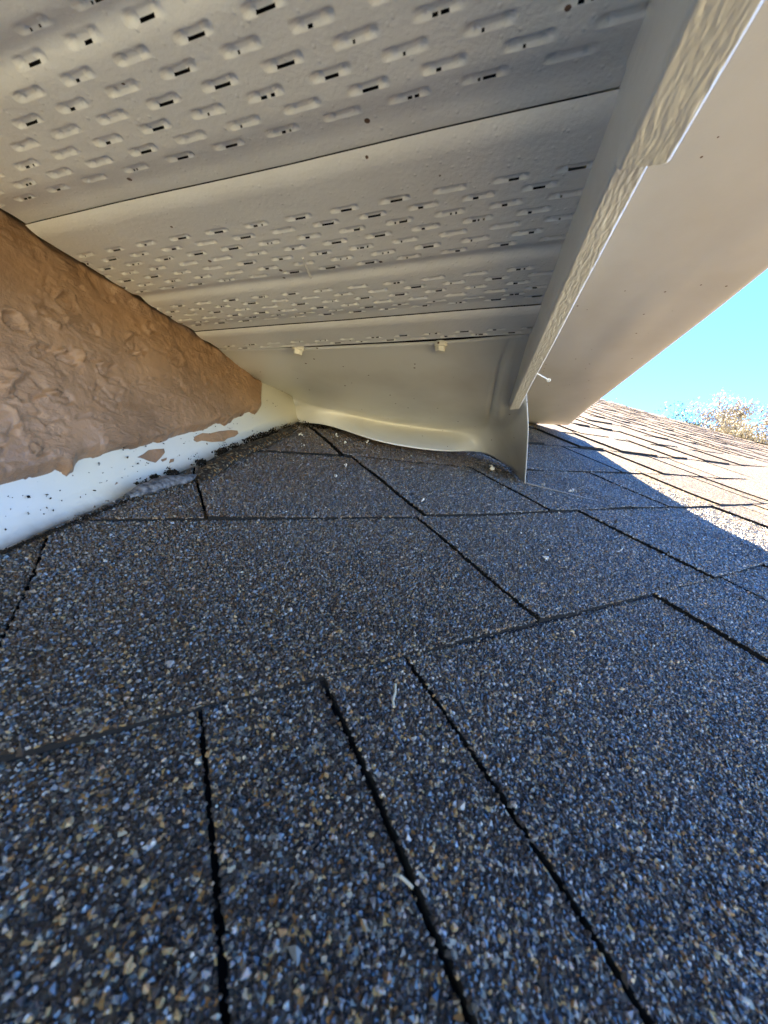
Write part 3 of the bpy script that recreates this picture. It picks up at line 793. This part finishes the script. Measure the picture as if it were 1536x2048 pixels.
for _ in range(95):
    t_ = random.random(); x_ = 10 + 560*t_; sp.append((x_, 1075 - 262*t_ - random.random()*(95 - 55*t_), 1 if random.random() < .7 else 3, 1.6, random.choice([.0022, .003, .0045]), True))
for (x, y, n, s_) in [(285, 962, 26, 5), (340, 938, 36, 5), (395, 915, 24, 6), (345, 950, 30, 4), (450, 893, 40, 7), (512, 868, 40, 8), (400, 922, 22, 6)]: sp.append((x, y, n, s_, .0035, True))
crumbs('dirt', sp, M_crud, 'black crumbly dirt gathered along the foot of the flashing', 'dirt', 'stuff')
# pale specks of grit on the shingles
M_chip = newmat('pale_chip', (.65, .62, .55), .6)
sp = [(1092, 1115, 3, 1.5, .016, False), (985, 936, 4, 2.5, .016, False), (672, 951, 2, 1, .014, False), (690, 930, 2, 1.5, .013, False), (735, 882, 3, 2, .013, False), (690, 884, 2, 1, .010, False), (1022, 912, 3, 3, .010, False),
      (828, 933, 2, 2, .010, False), (600, 866, 4, 3, .009, False), (605, 890, 3, 3, .009, False), (672, 870, 3, 3, .010, False), (845, 1000, 2, 2, .009, False), (1140, 980, 3, 3, .012, False), (1240, 1100, 2, 3, .01, False)]
crumbs('grit', sp, M_chip, 'few pale paint flakes and grit scattered on the shaded shingles', 'grit', 'stuff')
# straws
def straw(name, pts, r, mat, label, cat, fn):
    P = catmull(np.array([fn(*p) for p in pts]), 12); parts = [tube(P[i], P[i+1], r, r, 6) for i in range(11)]
    V, F_ = join(parts); o = mesh(name, V, F_, mat); return tag(o, label, cat)
M_straw = newmat('dry_straw', (.50, .44, .30), .6)
straw('straw', [(791, 1368), (790, 1385), (786, 1400), (788, 1414)], .004, M_straw, 'short pale dry straw lying on the near shingles', 'straw', lambda x, y: R(x, y, .03))
straw('straw', [(800, 1752), (812, 1762), (826, 1776)], .003, M_straw, 'brown straw caught in the gap between two near shingle tabs', 'straw', lambda x, y: R(x, y, .03))
straw('fibre', [(606, 516), (610, 530), (616, 544), (622, 556)], .004, M_board, 'short white fibre hanging from a slot of the perforated soffit', 'fibre', lambda x, y: onh(x, y, 1.035))

# ================================================================= ground and trees beyond the roof
def ground_mat():
    m = newmat('dry_grass_ground', (.22, .2, .12), .9, .2); v = ocoord(m); n = noise(m, v, .6, 6)
    c = ramp(m, n.outputs['Fac'], [(.3, (.16, .16, .08)), (.7, (.32, .28, .18))]); L(m, c.outputs[0], BS(m).inputs['Base Color']); return m
g = mesh('ground', [(-600, -600, -3.4), (600, -600, -3.4), (600, 900, -3.4), (-600, 900, -3.4)], [[0, 1, 2, 3]], ground_mat(), raw=True); tag(g, kind='structure')
M_bark = newmat('pale_bark', (.05, .04, .035), .9, .2)
def leafmat(name, c0, c1):
    m = newmat(name, c0, .6, .3); at = N(m, 'ShaderNodeAttribute', attribute_name='g')
    r = ramp(m, at.outputs['Fac'], [(0, c0), (1, c1)]); L(m, r.outputs[0], BS(m).inputs['Base Color']); return m
M_pale = leafmat('pale_autumn_leaves', (.20, .165, .11), (.34, .28, .19)); M_green = leafmat('dark_evergreen', (.05, .07, .03), (.12, .12, .06))
def tree(name, top, depth, height, spread, nleaf, leaf, mat, label, seed, levels=4, conifer=False):
    r = random.Random(seed); d = nz(ray(*top)); P = d*(depth/ d[1]); P = P  # metres: S handled by raw
    base = Vector((P[0], P[1], -3.4)); tipz = P[2]
    root = bpy.data.objects.new(name, None); C.objects.link(root); root.location = base; tag(root, label, 'tree')
    Ht = tipz + 3.4; V, F_ = [], []; tips = []
    def br(p, dr, ln, rad, lv):
        n = 4; q = p
        for i in range(n):
            dr = (dr + Vector((r.gauss(0, .16), r.gauss(0, .16), r.gauss(.04, .1)))).normalized(); q2 = q + dr*ln/n
            v, f = tube(np.array(q), np.array(q2), rad*(1 - .15*i), rad*(1 - .15*(i+1)), 7 if lv < 2 else 4); o_ = len(V); V.extend(v); F_.extend([[a + o_ for a in ff] for ff in f]); q = q2
            if lv >= 1: tips.append((q.copy(), lv))
        if lv < levels:
            for _ in range(r.choice([3, 4]) if lv else 6):
                nd = (dr*.75 + Vector((r.gauss(0, .7), r.gauss(0, .7), r.gauss(.1, .4)))).normalized()
                br(q if r.random() < .6 else p + (q - p)*r.uniform(.4, .95), nd, ln*r.uniform(.5, .75), rad*.5, lv + 1)
    br(Vector((0, 0, 0)), Vector((0, 0, 1)), Ht*.42, Ht*.022, 0)
    z = max(t[0].z for t in tips); sc_ = Ht/z
    hi_ = max(tips, key=lambda t: t[0].z)[0]
    root.location = base - Vector((hi_.x*spread*sc_, hi_.y*spread*sc_, 0))
    V = np.array([np.array(v) for v in V]); V = V*np.array([spread, spread, 1])*sc_
    t_o = mesh('trunk', V, F_, M_bark, root, raw=True)
    tp = np.array([list(t[0]) for t in tips if t[1] >= 2])*np.array([spread, spread, 1])*sc_
    rg = np.random.default_rng(seed); keep = rg.random(len(tp)) < .75; tp = tp[keep]
    cidx = rg.integers(0, len(tp), nleaf); c = tp[cidx] + rg.normal(0, leaf*3.2, (nleaf, 3))
    a = rg.normal(0, 1, (nleaf, 3)); a /= np.linalg.norm(a, axis=1)[:, None]; b_ = np.cross(a, rg.normal(0, 1, (nleaf, 3))); b_ /= np.linalg.norm(b_, axis=1)[:, None]
    s_ = leaf*rg.uniform(.6, 1.4, nleaf)[:, None]
    LV = np.stack([c - a*s_, c + b_*s_*.5, c + a*s_, c - b_*s_*.5], 1).reshape(-1, 3)
    gv = np.repeat(_perm[cidx % 512, (cidx*3) % 512], 4)
    me = fastmesh('crown', LV/S, np.arange(nleaf*4).reshape(-1, 4), [], mat, smooth_quads=False, attr={'g': gv}); me.parent = root
    return root
tree('pale_tree', (1480, 812), 26, 9, 1.5, 70000, .06, M_pale, 'large pale leafed autumn tree behind the roof line at the right', 5)
tree('pale_tree', (1600, 805), 24, 9, 1.4, 60000, .06, M_pale, 'pale autumn tree cut by the right edge of the photo', 9)
tree('pale_tree', (1425, 888), 34, 9, 1.1, 40000, .08, M_pale, 'low thin pale tree left of the large pale tree', 14)
tree('evergreen_tree', (1349, 800), 40, 9, .8, 9000, .11, M_green, 'small dark evergreen tree top peeping over the roof line', 21)
